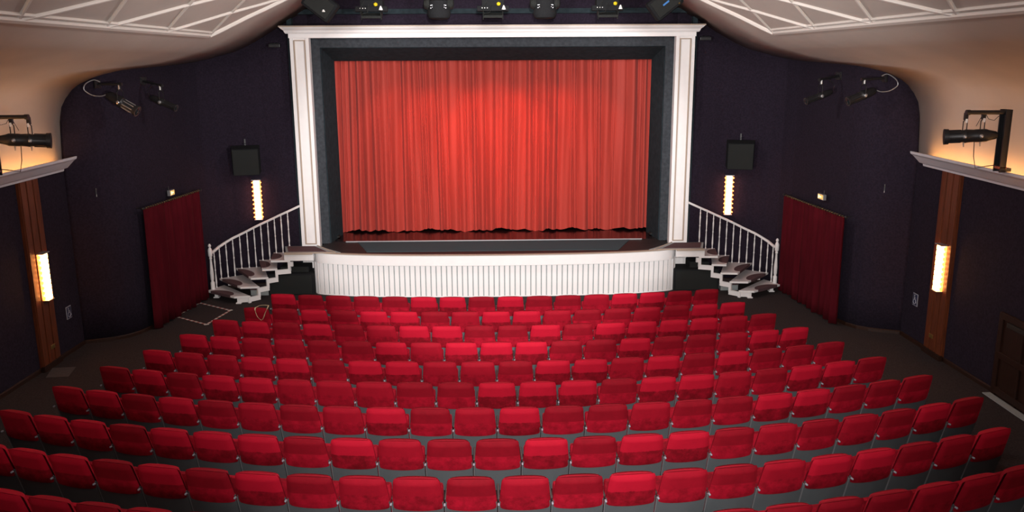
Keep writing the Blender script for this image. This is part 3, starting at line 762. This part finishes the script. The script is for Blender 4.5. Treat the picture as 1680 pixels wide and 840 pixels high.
# little pale fittings on the curved walls
for x, z, nm in ((-6.99, 2.73, 'left'), (6.97, 2.68, 'right')):
    t = thing('wall_hook', f'little pale metal cleat high on the dark {nm} wall near the corner', 'hook', (x, wall_y(x), z), wall_ang(x))
    m = MB(); m.box((0, -.008, 0), (.02, .014, .13), bev=.003); m.build('plate', 'blk', t)
    m = MB(); m.tube([(0, -.015, .05), (0, -.05, .05), (0, -.06, .07)], .007, 6); m.tube([(0, -.015, -.04), (0, -.05, -.05), (0, -.06, -.08)], .007, 6); m.build('prongs', 'steel', t)

# low wooden door on the right wall
t = thing('low_wooden_door', 'low dark panelled wooden door at the right edge of the room', 'door')
m = MB(); z0 = floor_z(11); x = 7.40
m.box((x, 11.05, z0+.62), (.05, 1.40, 1.24)); 
m.build('leaf', 'darkwood', t)
m = MB()
for y in (11.74, 11.20, 10.9, 10.36): m.box((x-.035, y, z0+.62), (.035, .10 if y in (11.74, 10.36) else .04, 1.26), bev=.006)
for z in (.08, .62, 1.21): m.box((x-.035, 11.05, z0+z), (.04, 1.42, .10), bev=.006)
m.build('frame_rails', 'darkwood', t)
m = MB(); m.box((x-.06, 11.35, z0+1.12), (.03, .42, .07), bev=.01); m.build('handle', 'grille', t)
m = MB(); m.box((x-.13, 11.05, z0+.008), (.12, 1.4, .014), bev=.003); m.build('threshold', 'greybox', t)

# taped square on the carpet
t = thing('floor_tape_square', 'red and white striped tape square stuck on the carpet by the left stairs', 'tape marking')
P = [Vector(p) for p in ((-6.37, 16.41), (-5.585, 15.86), (-5.41, 16.80), (-6.22, 17.38))]
mw, mr = MB(), MB()
for i in range(4):
    a, b = P[i], P[(i+1) % 4]; n = 14; v = (b-a)/n; ang = math.atan2(v.y, v.x)
    for k in range(n):
        c = a + v*(k+.5); (mw if k % 2 else mr).box((c.x, c.y, .004), (v.length, .042, .004), Euler((0, 0, ang)).to_matrix())
for i in (0, 1, 2): mw.box((P[i].x, P[i].y, .005), (.09, .06, .005), Euler((0, 0, .5*i)).to_matrix())
mw.build('white_stripes', 'tapew', t); mr.build('red_stripes', 'taper', t)
# worn hatch on the left aisle
m = MB(); m.prism([(-7.33, 13.47), (-6.97, 13.52), (-6.86, 13.04), (-7.2, 13.0)], 0, .005); o = m.build('floor_plate', mat('worn_plate', (.085, .072, .07), .6, noise_amt=.3)); o.location.z = floor_z(13.25)+.004
o.rotation_euler = (-.0235, 0, 0); o.location.y = 0; o.location.z = floor_z(13.25) + 13.25*math.sin(.0235) + .003
tag(o, 'small worn grey plate on the carpet beside the left pilaster', 'floor plate')

# ================================================================== STAGE SPOTLIGHTS
def profile_spot(base, lens, yoke_h, arm_to, label, r=.075, cable=None, bright=False, post=None, name='stage_spotlight', two_clamps=False):
    """long-nosed theatre spotlight: barrel from base (lamp end) to lens, yoke up to a clamp, arm back to the wall"""
    B, Ls = Vector(base), Vector(lens); d = (Ls-B); L = d.length; d.normalize(); up = Vector((0, 0, 1)); sd = d.cross(up).normalized(); u2 = sd.cross(d)
    t = thing(name, label, 'spotlight')
    m = MB(); m.lathe(B, d, [(0, r*.45), (.02, r*.7), (L*.14, r*.95), (L*.38, r*1.05), (L*.42, r*1.12), (L*.50, r*1.12), (L*.54, r*.95), (L*.62, r*.86), (L*.90, r*.86), (L*.91, r*.98), (L, r*1.02)], 18)
    body = m.build('barrel', 'blk', t, smooth=True, angle=30)
    m = MB()
    for k in range(8):
        a = 2*PI*k/8; o_ = sd*math.cos(a)*r*.93 + u2*math.sin(a)*r*.93; m.cyl(B + d*L*.56 + o_, B + d*L*.89 + o_, r*.10, seg=6)
    m.build('cooling_ribs', 'steel' if bright else 'blk', body)
    m = MB(); m.lathe(Ls - d*.002, d, [(-.01, r*1.15), (.012, r*1.15)], 18); m.build('lens_ring', 'blk', body)
    m = MB(); m.lathe(Ls + d*.008, d, [(0, r*.85), (.012, r*.6), (.018, r*.1)], 16); m.build('lens', mat('lens_glass', (.01, .014, .016), .1, spec=.5) if 'lens_glass' not in bpy.data.materials else bpy.data.materials['lens_glass'], body, smooth=True)
    c = B + d*L*.46; top = c + up*yoke_h
    m = MB()
    for s in (-1, 1):
        m.tube([c + sd*s*r*1.18, c + sd*s*r*1.18 + up*yoke_h*.55, c + sd*s*r*.5 + up*yoke_h*.68, c + up*yoke_h*.70], .009, 6)
    m.build('yoke', 'blk', t)
    m = MB()
    for s in (-1, 1): m.lathe(c + sd*s*r*1.1, sd*s, [(0, .030), (.02, .030), (.03, .012)], 12)
    m.build('tilt_knob', 'chrome' if bright else 'steel', t, smooth=True)
    m = MB(); m.box(c + up*yoke_h*.84, (.05, .035, yoke_h*.30), bev=.004); m.build('clamp', 'blk', t)
    m = MB(); m.box(c + up*yoke_h*.84 - Vector((0, .022, 0)), (.022, .012, yoke_h*.24), bev=.002); m.build('clamp_label', 'tagwhite' if not bright else 'chrome', t, label='pale strip on the clamp')
    if arm_to is not None:
        A = Vector(arm_to); m = MB(); m.tube([top - d*.0, A], .022, 8)
        m.lathe(top + (top-A).normalized()*.03, (top-A).normalized(), [(-.03, .03), (.03, .03)], 10)
        m.build('mounting_arm', 'blk', t)
        m = MB(); dd = (A-top).normalized(); q = dd.to_track_quat('Z', 'Y').to_matrix()
        m.box(A, (.14, .14, .03), q, bev=.004)
        for sx in (-1, 1):
            for sy in (-1, 1): m.box(A + q @ Vector((sx*.045, sy*.045, -.022)), (.02, .02, .02), q)
        m.build('wall_plate', 'blk', t)
        if cable == 'loop':
            mid = (A + B)/2; m = MB(); ox = .16 if B.x > 0 else -.16; pts = [B, B + Vector((ox*.5, -.05, -.03)), B + Vector((ox*1.3, -.10, -.01)), B + Vector((ox*1.9, -.16, .08)), B + Vector((ox*1.7, -.15, .18)), A + Vector((0, -.12, .07)), A + Vector((-ox*.5, -.05, .03))]
            sp = []
            for i in range(len(pts)-1):
                p = [pts[max(0, min(len(pts)-1, j))] for j in (i-1, i, i+1, i+2)]
                for k in range(6):
                    u = k/6; sp.append(.5*((2*p[1]) + (-p[0]+p[2])*u + (2*p[0]-5*p[1]+4*p[2]-p[3])*u*u + (-p[0]+3*p[1]-3*p[2]+p[3])*u**3))
            m.tube(sp, .009, 6); m.build('cable', 'steel', t, smooth=True)
        elif cable:
            m = MB(); m.tube([B, B - d*.05 + up*.10, B + up*.22 + d*.06, top + dd*.1], .006, 5); m.build('cable', 'blk', t)
    return t
def P3(x, y, z): return (x, y, z)
# four on the dark curved walls
profile_spot((6.66, 15.02, 4.40), (6.16, 14.95, 4.21), .27, (6.82, 15.08, 4.60), 'black spotlight with looped cable high on the right wall nearest the corner', .075, 'loop')
profile_spot((6.28, 16.0, 4.34), (5.77, 15.9, 4.17), .30, (6.47, 16.2, 4.62), 'slim black spotlight high on the right wall above the door curtain', .06, 'plain')
profile_spot((-6.62, 15.0, 4.41), (-6.12, 14.95, 4.12), .30, (-6.80, 15.08, 4.58), 'spotlight with bright metal knob and silver ribs high on the left wall', .085, 'loop', bright=True)
profile_spot((-6.29, 16.0, 4.32), (-5.80, 15.9, 4.12), .30, (-6.47, 16.2, 4.60), 'slim dark spotlight high on the left wall above the door curtain', .06, 'plain')
# big ones on posts rising from the cornices
def post_spot(s, yb, label):
    B = Vector((s*6.93, yb, 3.90)); Ls = Vector((s*6.33, yb+.22, 3.86)); d = (Ls-B).normalized(); L = (Ls-B).length; r = .088
    t = thing('stage_spotlight', label, 'spotlight'); up = Vector((0, 0, 1)); sd = d.cross(up).normalized(); u2 = sd.cross(d)
    m = MB(); m.lathe(B - d*.02, d, [(0, r*.4), (.02, r*.6), (L*.16, r*.85), (L*.22, r*1.02), (L*.42, r*1.02), (L*.46, r*.98), (L*.58, r*1.05), (L*.62, r*1.1), (L*.66, r*.98), (L*.95, r*1.0), (L*.955, r*1.22), (L+.03, r*1.26)], 20)
    body = m.build('barrel', 'blk', t, smooth=True, angle=30)
    m = MB()
    for k in range(8):
        a = 2*PI*(k+.3)/8; o_ = (sd*math.cos(a) + u2*math.sin(a))*r*1.03; m.cyl(B + d*L*.68 + o_, B + d*L*.94 + o_, .007, seg=6)
    m.build('cooling_ribs', 'blk', body)
    m = MB()
    for f in (.30, .62):
        c = B + d*L*f; m.lathe(c - u2*r*.9, -u2, [(0, .012), (.03, .012), (.04, .008), (.07, .006)], 8)
        m.lathe(c + sd*(-s)*r*1.0, sd*(-s), [(0, .028), (.02, .024), (.03, .010)], 10)
    m.build('focus_knob', 'steel', body, smooth=True)
    m = MB()
    for f in (.28, .62):
        c = B + d*L*f + up*r*.95
        m.tube([c - d*.025, c - d*.025 + up*.12, c + up*.15, c + d*.025 + up*.12, c + d*.025], .008, 6); m.box(c + up*.19, (.05, .04, .10), bev=.004)
    m.build('yoke', 'blk', t)
    m = MB()
    for f in (.28, .62): c = B + d*L*f + up*(r*.95+.13); m.box(c - Vector((0, .028, 0)), (.026, .012, .055), bev=.002)
    m.build('clamp_label', 'tagwhite', t, label='pale strips on the clamps')
    m = MB(); m.tube([(s*7.02, yb-.02, 4.21), (s*6.5, yb+.02, 4.21)], .030, 8); m.lathe((s*6.5, yb+.02, 4.21), (-s, 0, 0), [(-.04, .038), (.01, .038)], 10); m.build('mounting_arm', 'blk', t)
    m = MB(); m.box((s*7.06, yb, 3.82), (.035, .16, .86), bev=.004); m.box((s*7.035, yb+.07, 3.82), (.09, .02, .86), bev=.004); m.box((s*7.035, yb-.07, 3.82), (.09, .02, .86), bev=.004)
    m.box((s*7.10, yb, 3.42), (.14, .12, .05), bev=.006); m.build('post', 'blk', t)
    m = MB(); m.tube([(s*6.68, yb+.08, 3.82), (s*6.69, yb+.07, 3.6), (s*6.72, yb+.05, 3.44), (s*6.85, yb, 3.47), (s*7.0, yb-.02, 3.49)], .006, 5)
    m.tube([(s*6.95, yb, 4.17), (s*6.88, yb, 4.10), (s*6.8, yb, 4.12), (s*6.76, yb, 4.18)], .004, 5); m.tube([(s*6.72, yb, 4.2), (s*6.66, yb+.04, 4.02)], .004, 5)
    m.build('cable', 'blk', t)
    m = MB(); m.box((s*7.03, yb-.03, 3.455), (.12, .10, .035), bev=.01); m.build('junction_box', mat('rust_red_plastic', (.35, .07, .03), .5) if 'rust_red_plastic' not in bpy.data.materials else 'taper', t)
post_spot(1, 11.72, 'large black spotlight hung from an angle bracket above the right cornice')
post_spot(-1, 12.15, 'large black spotlight above the left cornice at the left edge of the photo')

# overhead bar and its seven fixtures
t = thing('lighting_bar', 'long black pipe the stage fixtures hang from above the proscenium', 'pipe')
m = MB(); m.cyl((-3.42, 17.45, 6.20), (3.42, 17.45, 6.20), .025, seg=10); m.build('pipe', 'blk', t)
m = MB()
for x in (-2.8, 0, 2.8): m.cyl((x, 17.45, 6.2), (x, 17.45, ceil_z(x)+.02), .012, seg=8)
m.build('hanger_rod', 'blk', t)
def hook(mb, x): mb.tube([(x, 17.45, 6.23), (x, 17.41, 6.2), (x, 17.42, 6.16), (x, 17.42, 6.10)], .012, 6)
def tagset(t, x, z, blue=False, y=17.22):
    m = MB(); m.lathe((x-.10, y, z+.045), (0, -.6, 1), [(-.035, .012), (-.02, .036), (.01, .040), (.03, .015)], 12); m.build('yellow_knob', 'yellow', t, smooth=True)
    m = MB(); m.lathe((x, y-.02, z-.03), (0, 0, 1), [(-.035, .040), (-.03, .041), (.03, .018), (.045, .008)], 12); m.build('white_plug', 'tagwhite', t, smooth=True)
    if blue: m = MB(); m.lathe((x+.075, y-.01, z-.03), (0, 0, 1), [(-.03, .034), (.03, .014), (.04, .006)], 12); m.build('blue_plug', 'tagblue', t, smooth=True)
def scroller(x, label, tx):
    t = thing('hanging_floodlight', label, 'stage light')
    m = MB(); m.box((x, 17.42, 5.99), (.44, .34, .20), bev=.02); m.box((x, 17.30, 5.92), (.62, .14, .10), bev=.015); m.build('housing', 'blkbox', t)
    m = MB()
    for sx in (-1, 1): m.box((x+sx*.19, 17.28, 5.83), (.018, .22, .16), Euler((.5, 0, 0)).to_matrix(), bev=.003)
    m.box((x, 17.20, 5.765), (.38, .02, .05), bev=.006); m.box((x, 17.29, 5.80), (.37, .18, .012), Euler((.5, 0, 0)).to_matrix()); m.build('colour_frame', 'grille', t)
    m = MB(); hook(m, x); m.tube([(x-.2, 17.42, 5.98), (x-.2, 17.42, 6.08), (x, 17.42, 6.12), (x+.2, 17.42, 6.08), (x+.2, 17.42, 5.98)], .010, 6); m.build('yoke', 'blk', t)
    m = MB(); m.tube([(x-.12, 17.15, 6.05), (x-.20, 17.12, 5.90), (x-.17, 17.13, 5.82), (x-.06, 17.14, 5.84), (x-.03, 17.15, 6.0)], .008, 6); m.build('cable', 'grille', t, smooth=True)
    m = MB()
    for k in range(3): m.box((x-.21+.05*k, 17.222, 5.93), (.015, .006, .015))
    m.build('status_lamp', 'tagwhite', t)
    tagset(t, tx, 5.96); return t
def moving_head(x, label):
    t = thing('moving_head_light', label, 'stage light')
    m = MB(); m.lathe((x, 17.40, 5.70+.07), (0, 0, 1), [(-.045, .14), (-.02, .20), (.06, .235), (.14, .215), (.16, .205), (.30, .205), (.32, .14)], 20); m.build('head', 'blkbox', t, smooth=True, angle=40)
    for sx in (-1, 1): m = MB(); m.lathe((x+sx*.17, 17.40, 6.02), (sx, 0, 0), [(0, .10), (.06, .11), (.11, .085), (.13, .04)], 16); m.build('arm_pod', 'grille', t, smooth=True)
    m = MB(); m.box((x, 17.42, 6.13), (.40, .24, .07), bev=.02); hook(m, x); m.build('base_box', 'blk', t)
    m = MB(); m.box((x, 17.232, 5.945), (.24, .006, .008)); m.box((x, 17.232, 5.985), (.28, .006, .008)); m.box((x, 17.20, 5.85), (.15, .006, .006))
    for sx in (-1, 1):
        for z in (5.93, 5.98): m.box((x+sx*.145, 17.23, z), (.014, .01, .014))
    m.build('trim_lines', 'steel', t)
    m = MB(); m.box((x-.01, 17.225, 5.965), (.06, .006, .014)); m.build('maker_plate', 'tagwhite', t)
    return t
def tilted_box(x, s, label):
    t = thing('hanging_floodlight', label, 'stage light'); R_ = Euler((0, s*math.radians(38), 0)).to_matrix()
    m = MB(); m.box((x, 17.35, 6.01), (.62, .30, .42), R_, bev=.05); m.build('housing', 'blkbox', t)
    m = MB(); c = Vector((x, 17.19, 6.01)); m.box(c, (.52, .03, .33), R_, bev=.01); m.build('front_frame', 'grille', t)
    m = MB(); hook(m, x); m.box((x, 17.42, 6.14), (.12, .08, .06)); m.build('yoke', 'blk', t)
    return t
t = tilted_box(-3.35, 1, 'black tilted floodlight hanging at the far left above the cornice'); tagset(t, -3.27, 5.93, blue=True)
scroller(-2.36, 'boxy black light with yellow knob, second from the left above the frame', -2.17)
moving_head(-1.06, 'rounded black moving head light, left one above the frame')
scroller(.0, 'boxy black light with yellow knob, the middle one above the frame', .21)
moving_head(1.02, 'rounded black moving head light, right one above the frame')
scroller(2.24, 'boxy black light with yellow knob, second from the right above the frame', 2.48)
t = tilted_box(3.36, -1, 'black tilted floodlight with blue label hanging at the far right above the cornice')
m = MB(); m.box((3.36, 17.165, 6.0), (.14, .01, .032), Euler((0, math.radians(-38), 0)).to_matrix()); m.build('blue_label', 'labelblue', t)
m = MB(); m.lathe((3.62, 17.2, 6.02), (0, 0, 1), [(-.04, .01), (-.02, .026), (.03, .02), (.05, .008)], 10); m.build('brass_connector', 'brass', t, smooth=True)
